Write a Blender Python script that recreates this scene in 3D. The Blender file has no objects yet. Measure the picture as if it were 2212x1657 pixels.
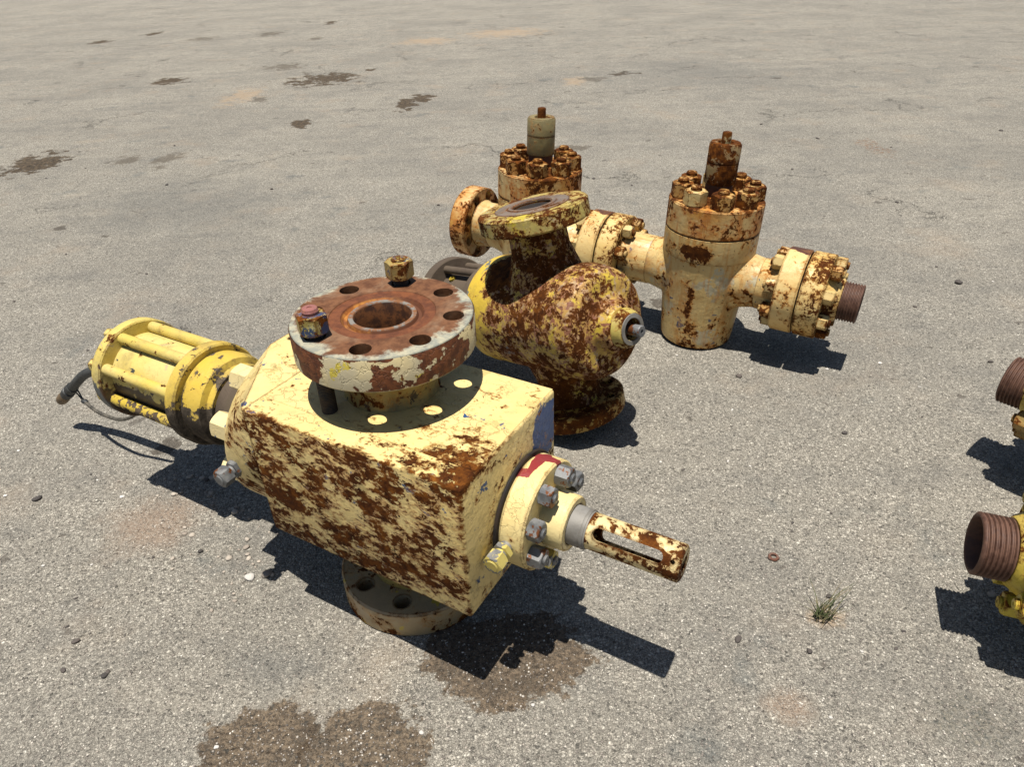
import bpy, bmesh, math, random
import numpy as np
from mathutils import Matrix, Vector
R = math.radians
random.seed(7); rng = np.random.default_rng(11)
sc = bpy.context.scene
C = sc.collection

# ------------------------------------------------------------------ camera
PIT, ROL, FPX, HC = 0.56726, -0.03718, 1555.72, 1.5
cd = bpy.data.cameras.new('camera'); cam = bpy.data.objects.new('camera', cd); C.objects.link(cam)
r0 = Vector((1, 0, 0)); u0 = Vector((0, math.sin(PIT), math.cos(PIT))); f0 = Vector((0, math.cos(PIT), -math.sin(PIT)))
cc, ss = math.cos(ROL), math.sin(ROL)
rr = cc*r0 + ss*u0; uu = -ss*r0 + cc*u0
cam.matrix_world = Matrix(((rr.x, uu.x, -f0.x, 0), (rr.y, uu.y, -f0.y, 0), (rr.z, uu.z, -f0.z, HC), (0, 0, 0, 1)))
cd.sensor_width = 36; cd.lens = FPX/2212*36; cd.clip_end = 1000; cd.clip_start = .02
sc.camera = cam
# ------------------------------------------------------------------ light
SX, SY = 0.046, 0.135                     # ground shift of a shadow per metre of height
tosun = Vector((-SX, -SY, 1)).normalized()
elev = math.asin(tosun.z); 
sd = bpy.data.lights.new('sun', 'SUN'); sd.energy = 5.0; sd.angle = R(.5); sd.color = (1, .955, .88)
sun = bpy.data.objects.new('sun', sd); C.objects.link(sun)
sun.rotation_euler = tosun.to_track_quat('Z', 'Y').to_euler(); sun.location = (0, 0, 8)
w = bpy.data.worlds.new('World'); sc.world = w; w.use_nodes = True
nt = w.node_tree; bg = nt.nodes['Background']; sky = nt.nodes.new('ShaderNodeTexSky')
sky.sky_type = 'NISHITA'; sky.sun_disc = False; sky.sun_elevation = elev
sky.sun_rotation = math.atan2(tosun.x, tosun.y)
nt.links.new(sky.outputs[0], bg.inputs[0]); bg.inputs[1].default_value = .05
sc.view_settings.view_transform = 'Standard'; sc.view_settings.look = 'None'
sc.view_settings.exposure = 0.32; sc.view_settings.gamma = 1
sc.cycles.max_bounces = 5; sc.cycles.diffuse_bounces = 1

# ------------------------------------------------------------------ node helpers
class NT:
    def __init__(s, name):
        s.m = bpy.data.materials.new(name); s.m.use_nodes = True; s.t = s.m.node_tree
        s.b = s.t.nodes['Principled BSDF']
    def n(s, typ, ins=None, out=0, **pr):
        nd = s.t.nodes.new(typ)
        for k, v in pr.items(): setattr(nd, k, v)
        for k, v in (ins or {}).items(): s.set(nd.inputs[k], v)
        return nd.outputs[out] if out is not None else nd
    def set(s, sock, v):
        if isinstance(v, bpy.types.NodeSocket): s.t.links.new(v, sock)
        else:
            if sock.type == 'RGBA' and len(v) == 3: v = (*v, 1)
            sock.default_value = v
    def m_(s, op, a, b=0., c=0., cl=False):
        nd = s.t.nodes.new('ShaderNodeMath'); nd.operation = op; nd.use_clamp = cl
        s.set(nd.inputs[0], a); s.set(nd.inputs[1], b)
        if op in ('MULTIPLY_ADD', 'SMOOTH_MIN', 'SMOOTH_MAX'): s.set(nd.inputs[2], c)
        return nd.outputs[0]
    def v_(s, op, a, b=(0, 0, 0), out=0, sc_=None):
        nd = s.t.nodes.new('ShaderNodeVectorMath'); nd.operation = op
        s.set(nd.inputs[0], a)
        if op not in ('LENGTH', 'NORMALIZE', 'SCALE'): s.set(nd.inputs[1], b)
        if sc_ is not None: s.set(nd.inputs['Scale'], sc_)
        return nd.outputs[1] if op in ('LENGTH', 'DISTANCE', 'DOT_PRODUCT') else nd.outputs[0]
    def ss(s, x, a, b, t0=0., t1=1.):
        nd = s.t.nodes.new('ShaderNodeMapRange'); nd.interpolation_type = 'SMOOTHSTEP'
        for k, v in zip(('Value', 'From Min', 'From Max', 'To Min', 'To Max'), (x, a, b, t0, t1)): s.set(nd.inputs[k], v)
        return nd.outputs[0]
    def mix(s, f, a, b, bt='MIX'):
        nd = s.t.nodes.new('ShaderNodeMix'); nd.data_type = 'RGBA'; nd.blend_type = bt
        s.set(nd.inputs[0], f); s.set(nd.inputs[6], a); s.set(nd.inputs[7], b)
        return nd.outputs[2]
    def noise(s, vec, scale, detail=4, rough=.55, dist=0., out=0):
        return s.n('ShaderNodeTexNoise', {'Vector': vec, 'Scale': scale, 'Detail': detail, 'Roughness': rough, 'Distortion': dist}, out)
    def vor(s, vec, scale, feature='F1', out=0, rnd=1.):
        return s.n('ShaderNodeTexVoronoi', {'Vector': vec, 'Scale': scale, 'Randomness': rnd}, out, feature=feature)
    def bump(s, h, dist, strength=1., nrm=None):
        i = {'Height': h, 'Distance': dist, 'Strength': strength}
        if nrm is not None: i['Normal'] = nrm
        return s.n('ShaderNodeBump', i)
    def coords(s):
        tc = s.n('ShaderNodeTexCoord', None, None)
        oi = s.n('ShaderNodeObjectInfo', None, None)
        off = s.m_('MULTIPLY', oi.outputs['Random'], 17.)
        comb = s.n('ShaderNodeCombineXYZ', {'X': off, 'Y': s.m_('MULTIPLY', off, 1.7), 'Z': s.m_('MULTIPLY', off, -.9)})
        return tc.outputs['Object'], s.v_('ADD', tc.outputs['Object'], comb)

RUST = ((.017, .007, .003), (.070, .022, .006), (.165, .055, .010), (.30, .115, .018))
def paint(name, c1, c2, thr=.56, sc1=9., sc2=30., edge=.35, stain=.5, stainc=(.48, .22, .04), chips=(), zones=(), patches=(),
          rough=.42, stretch=None, rust=RUST, dirt=.35, dirtc=(.10, .08, .05), flake=1., wide=.009, rot=None, pits=0., relief=.0028, streak=0.):
    """old paint over rust: thr is the height above which the noise has broken through to rust"""
    s = NT(name); raw, co = s.coords()
    cs = co
    if stretch:
        cs = s.n('ShaderNodeMapping', {'Vector': co, 'Rotation': rot or (0, 0, 0), 'Scale': stretch})
    warp = s.v_('SCALE', s.v_('SUBTRACT', s.noise(cs, 22, 3, .6, out=1), (.5, .5, .5)), sc_=.035)
    cw = s.v_('ADD', cs, warp)
    n1 = s.noise(cs, sc1, 4, .6); n2 = s.noise(cw, sc2, 7, .68); n3 = s.noise(cw, sc2*2.6, 4, .6)
    f = s.m_('ADD', s.m_('MULTIPLY', n1, .48), s.m_('ADD', s.m_('MULTIPLY', n2, .52), s.m_('MULTIPLY_ADD', n3, .22, -.11)))
    zs = None
    if edge > 0:
        bev = s.n('ShaderNodeBevel', {'Radius': .010}, samples=4)
        geo = s.n('ShaderNodeNewGeometry', None, None)
        d = s.v_('DOT_PRODUCT', bev, geo.outputs['Normal'])
        e = s.m_('SUBTRACT', 1., d, cl=True)
        ew = s.m_('MULTIPLY', s.m_('MINIMUM', s.m_('MULTIPLY', e, 2.4), .42), edge)
        f = s.m_('ADD', f, ew)
    for (c0, rad, amt) in zones:
        dd = s.v_('LENGTH', s.v_('DIVIDE', s.v_('SUBTRACT', raw, c0), rad))
        zz = s.m_('MULTIPLY', s.ss(dd, 1.0, .2), amt)
        if amt < 0: f = s.m_('ADD', f, zz)
        else: zs = zz if zs is None else s.m_('MAXIMUM', zs, zz)
    if zs is not None: f = s.m_('ADD', f, zs)
    mask = s.ss(f, thr, thr+wide)
    if pits:
        pt = s.m_('ADD', s.m_('MULTIPLY', s.noise(cw, 85, 4, .62), .6), s.m_('MULTIPLY', n1, .4))
        if zs is not None: pt = s.m_('ADD', pt, s.m_('MULTIPLY', zs, .75))
        mask = s.m_('MAXIMUM', mask, s.ss(pt, .66-pits, .67-pits))
    near = s.ss(f, thr-.075, thr+.004)
    # paint colour
    pn = s.noise(co, 5., 4, .6)
    col = s.mix(s.ss(pn, .35, .68), c1, c2)
    fine = s.noise(co, 160, 4, .7)
    col = s.mix(s.ss(fine, .60, .75, 0, .35), col, dirtc)
    for i, (cc_, t, scl) in enumerate(chips):
        cn = s.noise(s.v_('ADD', cw, (i*3.1+5, 2.2*i, 1.3)), scl, 7, .65)
        col = s.mix(s.ss(cn, t, t+.012), col, cc_)
    for (c0, rad, cc_, thrp) in patches:
        pn2 = s.noise(co, 26, 5, .6)
        dd = s.v_('LENGTH', s.v_('DIVIDE', s.v_('SUBTRACT', raw, c0), rad))
        dd = s.m_('ADD', dd, s.m_('MULTIPLY', s.m_('SUBTRACT', pn2, .5), 1.1))
        col = s.mix(s.ss(dd, thrp+.05, thrp-.02), col, cc_)
    dn = s.noise(co, 11, 6, .7)
    col = s.mix(s.m_('MULTIPLY', s.ss(dn, .48, .72), dirt), col, dirtc)
    col = s.mix(s.m_('MULTIPLY', near, s.m_('MULTIPLY', s.ss(s.noise(co, 14, 4, .6), .34, .54), stain)), col, stainc)
    if streak:
        sv = s.n('ShaderNodeMapping', {'Vector': co, 'Scale': (1, 1, .09)})
        sn_ = s.noise(sv, 42, 5, .65)
        col = s.mix(s.m_('MULTIPLY', s.ss(sn_, .47, .66), streak), col, stainc)
    # rust colour
    rn = s.noise(co, 38, 8, .72)
    rr_ = s.n('ShaderNodeValToRGB', {'Fac': rn}, None)
    el = rr_.color_ramp.elements
    el[0].position = .32; el[0].color = (*rust[0], 1); el[1].position = .72; el[1].color = (*rust[3], 1)
    a = el.new(.45); a.color = (*rust[1], 1); a = el.new(.58); a.color = (*rust[2], 1)
    rc = s.mix(s.ss(s.noise(co, 6, 3, .5), .4, .62, .0, .55), rr_.outputs[0], rust[1])
    col = s.mix(mask, col, rc)
    s.set(s.b.inputs['Base Color'], col)
    s.set(s.b.inputs['Roughness'], s.m_('ADD', s.m_('MULTIPLY', mask, .88-rough), s.ss(dn, .3, .7, rough-.08, rough+.16)))
    s.set(s.b.inputs['Specular IOR Level'], s.m_('MULTIPLY_ADD', mask, -.27, .35))
    # relief: paint film stands over the rust, wrinkles and curled flakes
    cr = s.vor(s.v_('ADD', cw, s.v_('SCALE', s.noise(co, 60, 3, .6, out=1), sc_=.03)), 34, 'DISTANCE_TO_EDGE')
    cmask = s.ss(s.noise(co, 7, 3, .5), .46, .60)
    crk = s.m_('MULTIPLY', s.ss(cr, .0, .035, 1, 0), s.m_('MULTIPLY', cmask, .45*flake))
    h = s.m_('SUBTRACT', s.m_('SUBTRACT', 1., s.m_('MULTIPLY', mask, .8)), crk)
    lip = s.ss(f, thr-.035, thr, 0, .35*flake)
    h = s.m_('ADD', h, lip)
    h = s.m_('ADD', h, s.m_('MULTIPLY', s.noise(co, 45, 5, .6), .9))
    h = s.m_('ADD', h, s.m_('MULTIPLY', s.m_('MULTIPLY', s.noise(co, 260, 4, .7), mask), .9))
    s.set(s.b.inputs['Normal'], s.bump(h, relief, .85))
    return s.m

def metal(name, c1, c2, rough=.5, met=.6, scl=40, spots=None):
    s = NT(name); raw, co = s.coords()
    n1 = s.noise(co, scl, 6, .65)
    col = s.mix(s.ss(n1, .38, .62), c1, c2)
    if spots: col = s.mix(s.ss(s.noise(co, 26, 6, .65), spots[1], spots[1]+.03), col, spots[0])
    s.set(s.b.inputs['Base Color'], col); s.b.inputs['Metallic'].default_value = met
    s.set(s.b.inputs['Roughness'], s.ss(n1, .3, .7, rough-.1, rough+.2))
    s.set(s.b.inputs['Normal'], s.bump(s.noise(co, 180, 4, .7), .0008, .7))
    return s.m

CREAM1, CREAM2 = (.77, .59, .25), (.70, .52, .20)
BLUE = (.030, .075, .17); YEL = (.55, .42, .06)
BU1, BU2, BW, BW2, BZB, BZT, ZC = -.240, .335, .2305, .1556, .2666, .6214, .400
M = {}
for KEY_, BOXEDGE in (('box', .70), ('pad', 0.)): M[KEY_] = paint('cream_paint_on_block', CREAM1, CREAM2, thr=.620, sc1=13, sc2=46, edge=BOXEDGE, stain=.9, pits=.01,
    chips=((BLUE, .640, 22), ((.56, .42, .16), .60, 13)),
    stainc=(.44, .20, .04),
    zones=(((.04, -BW-.030, .44), (3., .058, 3.), .178), ((BU2, -BW, BZT), (.40, .26, .07), .12), ((BU2+.02, -.05, .42), (.04, .4, .4), .05),
           ((-.34, -.21, .55), (.09, .07, .12), .16), ((-.34, -.20, .36), (.10, .09, .10), .15)),
    patches=(((BU2, .108, .540), (.03, .062, .076), (.045, .085, .21), .95),), dirt=.22, stretch=(.75, 1, 1.25), rot=(0, R(32), 0), relief=.0044, flake=1.4)
M['cream'] = paint('cream_paint', CREAM1, CREAM2, thr=.60, edge=.40, chips=((BLUE, .68, 24),), dirt=.3)
M['cream_rusty'] = paint('cream_paint_peeling', (.40, .30, .17), (.48, .37, .19), thr=.535, sc1=7, sc2=22, edge=.3, chips=((YEL, .62, 14), ((.03, .10, .06), .69, 20)), dirt=.2)
M['flange_top'] = None
M['neck'] = paint('neck_paint', (.40, .29, .08), (.28, .21, .08), thr=.555, chips=(((.03, .022, .016), .57, 12),), edge=.2, dirt=.6)
M['gland'] = paint('gland_paint', CREAM1, (.74, .58, .26), thr=.615, edge=.5, chips=((BLUE, .70, 24),), dirt=.2,
    patches=(((.06, .0, .0), (.02, .02, .02), (.35, .03, .03), -5.),))
M['tube'] = paint('slotted_tube_paint', (.70, .57, .29), (.60, .48, .23), thr=.508, pits=.04, sc1=14, sc2=34, edge=.3, chips=((BLUE, .70, 24),), dirt=.2)
M['act'] = paint('actuator_yellow', (.66, .51, .12), (.66, .53, .20), thr=.615, edge=.45, zones=(((-.03, -.11, -.87), (.04, .06, .10), .09),),
    patches=(((.125, -.02, -.83), (.165, .5, .6), (.085, .062, .044), .85), ((.05, -.14, -1.0), (.09, .05, .03), (.09, .105, .11), .85)), chips=(((.05, .06, .06), .66, 16), ((.50, .40, .22), .60, 9)), dirt=.45, stain=.2, flake=.5)
M['act_dirty'] = paint('actuator_greasy_yellow', (.60, .42, .06), (.58, .42, .10), thr=.55, zones=(((.13, -.02, -.62), (.21, .5, .6), .26),), sc1=7, sc2=22, edge=.15, dirt=.5, stain=.1, flake=.3,
    rust=((.02, .016, .012), (.06, .048, .036), (.12, .095, .07), (.17, .135, .10)))
M['act_rod'] = paint('tie_rod_yellow', (.60, .46, .10), (.62, .49, .18), thr=.585, sc1=12, sc2=40, edge=.2, dirt=.5, stain=.3, flake=.4)
M['act_mud'] = paint('muddy_tie_rod', (.55, .40, .05), (.40, .30, .10), thr=.505, sc1=9, sc2=26, edge=.1, dirt=.6, stain=.1, flake=.3,
    rust=((.03, .022, .016), (.085, .062, .044), (.13, .10, .07), (.18, .14, .10)))
M['grease'] = paint('dry_greasy_mud', (.085, .062, .044), (.115, .085, .058), thr=.72, edge=.0, dirt=.4, stain=0, chips=(((.50, .36, .03), .72, 20),), rough=.8, flake=.3)
M['man'] = paint('tan_cream_paint', (.68, .49, .20), (.62, .45, .20), thr=.590, sc1=8, sc2=34, edge=.40, stain=.95, pits=.055,
    chips=(((.06, .10, .16), .64, 18), ((.52, .46, .30), .585, 7)), dirt=.75, dirtc=(.42, .20, .045), stainc=(.52, .21, .03),
    zones=(((0, 0, -.02), (.3, .3, .10), .06), ((-.02, -.19, .425), (.15, .09, .06), .15), ((0, -.17, .20), (.03, .06, .12), .09), ((-.77, 0, .40), (.3, .3, .08), .05)), relief=.0026, streak=.55)
M['man_pipe'] = paint('pipe_flange_paint', (.72, .53, .23), (.66, .45, .17), thr=.585, sc1=8, sc2=34, edge=.40, stain=.9, pits=.06, dirt=.5, dirtc=(.46, .22, .05), stainc=(.52, .21, .03),
    patches=(((-.16, .03, -.03), (.06, .07, .06), (.085, .035, .022), .8),), relief=.0024)
M['man_bonnet'] = paint('rust_stained_bonnet_paint', (.54, .27, .06), (.62, .47, .22), thr=.530, sc1=8, sc2=34, edge=.6, stain=1., stainc=(.46, .16, .025), dirt=.85, dirtc=(.42, .17, .035), pits=.07,
    zones=(((0, 0, .60), (.3, .3, .035), .07), ((0, 0, .49), (.3, .3, .02), .04)), relief=.0028, streak=.8)
M['man_rust'] = paint('rusty_pitted_paint', (.72, .53, .22), (.64, .42, .13), thr=.535, sc1=12, sc2=60, edge=.3, stain=.8, dirt=.4, dirtc=(.34, .15, .04), pits=.07)
M['man_nut'] = paint('rusty_nut_paint', (.52, .34, .13), (.46, .26, .08), thr=.475, sc1=20, sc2=50, edge=.4, stain=.9, dirt=.6, dirtc=(.30, .10, .022), flake=.5, pits=.06)
M['man_nut2'] = paint('pale_nut_paint', (.64, .48, .21), (.56, .40, .15), thr=.565, sc1=20, sc2=50, edge=.35, stain=.8, dirt=.3, flake=.5)
M['cap'] = paint('grey_cream_cap_paint', (.27, .225, .10), (.19, .15, .07), thr=.565, pits=.03, sc1=14, sc2=40, edge=.5, stain=.4, dirt=.5)
M['cap2'] = paint('rusted_cap_paint', (.36, .28, .13), (.22, .14, .06), thr=.455, pits=.05, sc1=14, sc2=40, edge=.5, stain=.4, dirt=.5)
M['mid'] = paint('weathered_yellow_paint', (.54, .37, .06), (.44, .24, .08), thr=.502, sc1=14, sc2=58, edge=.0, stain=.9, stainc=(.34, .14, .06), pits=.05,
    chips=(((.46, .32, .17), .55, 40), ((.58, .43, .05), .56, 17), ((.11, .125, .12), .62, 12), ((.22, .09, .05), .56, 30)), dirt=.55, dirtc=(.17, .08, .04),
    zones=(((-.20, 0, 0), (.14, .5, .5), -.07), ((-.115, 0, .19), (.13, .20, .16), .38), ((.05, 0, -.28), (.2, .2, .22), .06), ((0, 0, .27), (.2, .2, .12), .05)),  # second zone: barrel rust with the top flange's cast shadow painted into it
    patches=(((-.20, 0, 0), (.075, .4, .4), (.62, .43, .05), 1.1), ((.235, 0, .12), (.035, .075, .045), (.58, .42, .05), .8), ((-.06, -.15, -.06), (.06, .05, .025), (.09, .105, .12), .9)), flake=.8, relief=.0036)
M['band'] = paint('band_yellow', (.62, .43, .045), (.58, .40, .06), thr=.62, edge=.1, chips=(((.15, .155, .13), .58, 13), ((.40, .28, .10), .60, 20)), dirt=.4, relief=.002)
M['mid_fl'] = paint('flange_flaking_yellow', (.50, .40, .10), (.44, .34, .13), thr=.508, sc1=13, sc2=60, edge=.3, stain=.6, pits=.05, chips=(((.42, .36, .20), .58, 16), ((.56, .45, .05), .60, 11)), dirt=.5, flake=1)
M['mid_rust'] = paint('heavy_rust_yellow', (.46, .30, .05), (.36, .24, .07), thr=.468, sc1=12, sc2=60, edge=.0, stain=.7, pits=.06, dirt=.5, dirtc=(.12, .05, .02), flake=.4)
M['yel'] = paint('bright_yellow_paint', (.60, .46, .04), (.52, .38, .08), thr=.565, sc1=9, sc2=26, edge=.3, stain=.3, dirt=.3, dirtc=(.16, .12, .02))
M['yel_nut'] = paint('yellow_nut_paint', (.62, .50, .05), (.50, .38, .05), thr=.60, sc1=14, sc2=40, edge=.25, dirt=.3, flake=.5)
M['brown_nut'] = paint('brown_yellow_nut', (.34, .24, .08), (.26, .17, .06), thr=.57, sc1=14, sc2=40, edge=.25, dirt=.5, flake=.5)
M['thread'] = metal('brown_steel_thread', (.085, .040, .026), (.14, .070, .045), .62, .2, 60)
M['steel'] = metal('zinc_steel', (.13, .135, .14), (.24, .24, .235), .52, .45, 30, ((.15, .050, .014), .56))
M['steel_y'] = metal('painted_steel', (.20, .20, .20), (.28, .27, .24), .45, .4, 30, ((.66, .54, .16), .49))
M['grey'] = metal('grey_sleeve', (.20, .185, .16), (.28, .265, .24), .6, .3, 16, ((.13, .06, .03), .62))
M['dark'] = metal('dark_bore', (.012, .010, .010), (.035, .022, .014), .8, .2, 30)
M['rubber'] = metal('black_hose', (.018, .020, .022), (.05, .052, .05), .5, .0, 30)
M['rope'] = metal('grey_wire_rope', (.06, .055, .045), (.14, .125, .10), .6, .3, 60)
M['brass'] = metal('brassy_fitting', (.12, .08, .045), (.24, .17, .10), .5, .5, 40, ((.05, .045, .04), .58))
M['studblack'] = metal('black_stud', (.02, .018, .016), (.05, .035, .025), .6, .3, 60)
M['nutmulti'] = paint('multi_painted_nut', (.42, .33, .08), (.30, .22, .10), thr=.53, sc1=18, sc2=45, edge=.3, chips=(((.03, .06, .14), .55, 22), ((.55, .48, .20), .60, 30)), dirt=.3, flake=.5)
M['pinkstud'] = paint('pink_painted_stud', (.30, .12, .105), (.22, .085, .07), thr=.66, edge=.2, chips=(((.12, .16, .30), .66, 26),), dirt=.3, flake=.4)
M['nut_pale'] = paint('pale_cream_nut', (.74, .60, .32), (.68, .54, .24), thr=.67, edge=.1, chips=((BLUE, .62, 30),), dirt=.2)
M['midtop'] = paint('mid_flange_face', (.22, .17, .13), (.16, .12, .10), thr=.56, sc1=8, sc2=30, edge=.5, stain=.3, dirt=.5, chips=(((.50, .40, .14), .63, 14),))

def flange_face_mat():
    s = NT('worn_flange_face'); raw, co = s.coords()
    sep = s.n('ShaderNodeSeparateXYZ', {'Vector': raw}, None)
    x, y, z = sep.outputs
    r = s.m_('SQRT', s.m_('ADD', s.m_('MULTIPLY', x, x), s.m_('MULTIPLY', y, y)))
    ang = s.m_('ARCTAN2', y, x)
    n1 = s.noise(co, 9, 7, .68, .6); n2 = s.noise(co, 45, 7, .7)
    rimn = s.m_('ADD', r, s.m_('MULTIPLY', s.m_('SUBTRACT', n1, .5), .16))
    rimn = s.m_('ADD', rimn, s.m_('MULTIPLY', s.m_('SUBTRACT', n2, .5), .05))
    bias = s.m_('MULTIPLY', s.m_('COSINE', s.m_('ADD', ang, 0.75)), .016)
    rimn = s.m_('ADD', rimn, bias)
    grey = s.mix(s.ss(n2, .4, .65), (.25, .255, .21), (.42, .385, .27))
    brown = s.mix(s.ss(n2, .35, .65), (.095, .036, .014), (.185, .080, .034))
    brown = s.mix(s.ss(n1, .45, .7, 0, .7), brown, (.27, .17, .10))
    col = s.mix(s.ss(rimn, .172, .194), brown, grey)
    inner = s.mix(s.ss(n2, .35, .65), (.10, .032, .013), (.18, .060, .022))
    col = s.mix(s.ss(r, .1150, .1135), col, inner)
    orange = s.mix(s.ss(n2, .4, .6), (.30, .10, .02), (.50, .22, .045))
    om = s.ss(s.m_('ADD', s.m_('COSINE', s.m_('SUBTRACT', ang, 3.3)), s.m_('MULTIPLY', s.m_('SUBTRACT', n1, .5), 5.)), -.5, .7)
    orange = s.mix(om, (.11, .04, .018), orange)
    col = s.mix(s.ss(r, .0895, .086), col, orange)
    lip = s.mix(s.ss(n2, .42, .54), (.21, .195, .17), (.20, .085, .035))
    col = s.mix(s.ss(r, .0745, .073), col, lip)
    bore = s.mix(s.ss(n2, .4, .6), (.05, .02, .01), (.16, .06, .02))
    col = s.mix(s.ss(r, .0625, .0622), col, bore)
    # side rim: peeling cream over rust
    sn = s.m_('ADD', s.m_('MULTIPLY', s.noise(co, 9, 4, .55), .65), s.m_('MULTIPLY', s.noise(co, 30, 8, .66), .35))
    sn = s.m_('ADD', sn, s.ss(z, -.012, -.001, 0, .05))
    side_r = s.ss(sn, .490, .496)
    sidec = s.mix(s.ss(s.noise(co, 8, 3, .5), .42, .6), (.46, .40, .26), (.60, .49, .26))
    sidec = s.mix(s.ss(s.noise(co, 15, 6, .6), .62, .635), sidec, (.50, .40, .06))
    sidec = s.mix(side_r, sidec, s.mix(s.ss(n2, .4, .6), (.070, .021, .008), (.15, .048, .015)))
    isside = s.ss(r, .1955, .196)
    col = s.mix(isside, col, sidec)
    s.set(s.b.inputs['Base Color'], col)
    s.b.inputs['Roughness'].default_value = .62; s.b.inputs['Specular IOR Level'].default_value = .35
    cr = s.vor(s.v_('ADD', co, s.v_('SCALE', s.noise(co, 60, 3, .6, out=1), sc_=.03)), 30, 'DISTANCE_TO_EDGE')
    crk = s.m_('MULTIPLY', s.ss(cr, 0, .06, -.8, 0), isside)
    h = s.m_('ADD', s.m_('MULTIPLY', n2, .8), s.m_('ADD', crk, s.m_('MULTIPLY', s.m_('MULTIPLY', side_r, isside), -1.)))
    s.set(s.b.inputs['Normal'], s.bump(h, .002, .7))
    return s.m
M['flange_top'] = flange_face_mat()

# ------------------------------------------------------------------ mesh helpers
def obj(name, bm, mat, parent=None, mtx=None, smooth=35, label=None):
    me = bm if isinstance(bm, bpy.types.Mesh) else bpy.data.meshes.new(name)
    if not isinstance(bm, bpy.types.Mesh):
        bmesh.ops.recalc_face_normals(bm, faces=bm.faces[:]); bm.to_mesh(me); bm.free()
    me.name = name
    if mat and not me.materials: me.materials.append(mat)
    if smooth and len(me.polygons):
        me.polygons.foreach_set('use_smooth', [True]*len(me.polygons)); me.set_sharp_from_angle(angle=R(smooth))
    o = bpy.data.objects.new(name, me); C.objects.link(o)
    if parent: o.parent = parent
    if mtx is not None: o.matrix_local = mtx
    if label: o['label'] = label
    return o
def thing(name, label, cat, mtx=None, group=None):
    o = bpy.data.objects.new(name, None); C.objects.link(o); o.empty_display_size = .1
    if mtx is not None: o.matrix_world = mtx
    o['label'] = label; o['category'] = cat
    if group: o['group'] = group
    return o
def lathe(prof, seg=64, closed=False, bm=None, mtx=None):
    """revolve (r,z) points about z; r=0 ends close it, closed=True joins last to first"""
    own = bm is None
    if own: bm = bmesh.new()
    rings = []
    for r, z in prof:
        if r < 1e-6: rings.append([bm.verts.new((0, 0, z))])
        else: rings.append([bm.verts.new((r*math.cos(2*math.pi*i/seg), r*math.sin(2*math.pi*i/seg), z)) for i in range(seg)])
    pairs = list(zip(rings[:-1], rings[1:])) + ([(rings[-1], rings[0])] if closed else [])
    for a, b in pairs:
        for i in range(seg):
            j = (i+1) % seg
            if len(a) == 1 and len(b) == 1: continue
            if len(a) == 1: bm.faces.new((a[0], b[i], b[j]))
            elif len(b) == 1: bm.faces.new((a[i], a[j], b[0]))
            else: bm.faces.new((a[i], a[j], b[j], b[i]))
    if mtx is not None:
        vs = [v for rg in rings for v in rg]; bmesh.ops.transform(bm, matrix=mtx, verts=vs)
    return bm
def along(d, loc=(0, 0, 0), spin=0.):
    """matrix whose z axis points along d"""
    d = Vector(d).normalized()
    ref = Vector((0, 0, 1)) if abs(d.z) < .9 else Vector((1, 0, 0))
    x = ref.cross(d).normalized(); y = d.cross(x)
    m = Matrix(((x.x, y.x, d.x), (x.y, y.y, d.y), (x.z, y.z, d.z))).to_4x4()
    return Matrix.Translation(loc) @ m @ Matrix.Rotation(spin, 4, 'Z')
def T(*a): return Matrix.Translation(a)
def evalmesh(o, name):
    dg = bpy.context.evaluated_depsgraph_get(); dg.update()
    me = bpy.data.meshes.new_from_object(o.evaluated_get(dg)); me.name = name
    return me
def cut(bm, cutter, name='cut'):
    bmesh.ops.recalc_face_normals(bm, faces=bm.faces[:]); bmesh.ops.recalc_face_normals(cutter, faces=cutter.faces[:])
    m1 = bpy.data.meshes.new('a'); bm.to_mesh(m1); bm.free(); m2 = bpy.data.meshes.new('b'); cutter.to_mesh(m2); cutter.free()
    a = bpy.data.objects.new('a', m1); b = bpy.data.objects.new('b', m2); C.objects.link(a); C.objects.link(b)
    md = a.modifiers.new('x', 'BOOLEAN'); md.operation = 'DIFFERENCE'; md.object = b; md.solver = 'EXACT'
    me = evalmesh(a, name)
    bpy.data.objects.remove(a); bpy.data.objects.remove(b); bpy.data.meshes.remove(m1); bpy.data.meshes.remove(m2)
    return me
def fuse(bm, voxel=.005, smooth=10, name='fused', noise=0.):
    bmesh.ops.recalc_face_normals(bm, faces=bm.faces[:])
    m1 = bpy.data.meshes.new('a'); bm.to_mesh(m1); bm.free(); a = bpy.data.objects.new('a', m1); C.objects.link(a)
    md = a.modifiers.new('r', 'REMESH'); md.mode = 'VOXEL'; md.voxel_size = voxel
    md = a.modifiers.new('s', 'SMOOTH'); md.factor = .5; md.iterations = smooth
    if noise:
        tx = bpy.data.textures.new('n', 'CLOUDS'); tx.noise_scale = .05; tx.noise_depth = 2
        md = a.modifiers.new('d', 'DISPLACE'); md.texture = tx; md.strength = noise; md.mid_level = .5; md.texture_coords = 'LOCAL'
    me = evalmesh(a, name)
    bpy.data.objects.remove(a); bpy.data.meshes.remove(m1)
    return me
def cyl(r, z0, z1, seg=48, ch=.002, bm=None, mtx=None, r1=None):
    r1 = r1 or r; ch = min(ch, r*.4, (z1-z0)*.3)
    return lathe([(0, z0), (r-ch, z0), (r, z0+ch), (r1, z1-ch), (r1-ch, z1), (0, z1)], seg, bm=bm, mtx=mtx)
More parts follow.
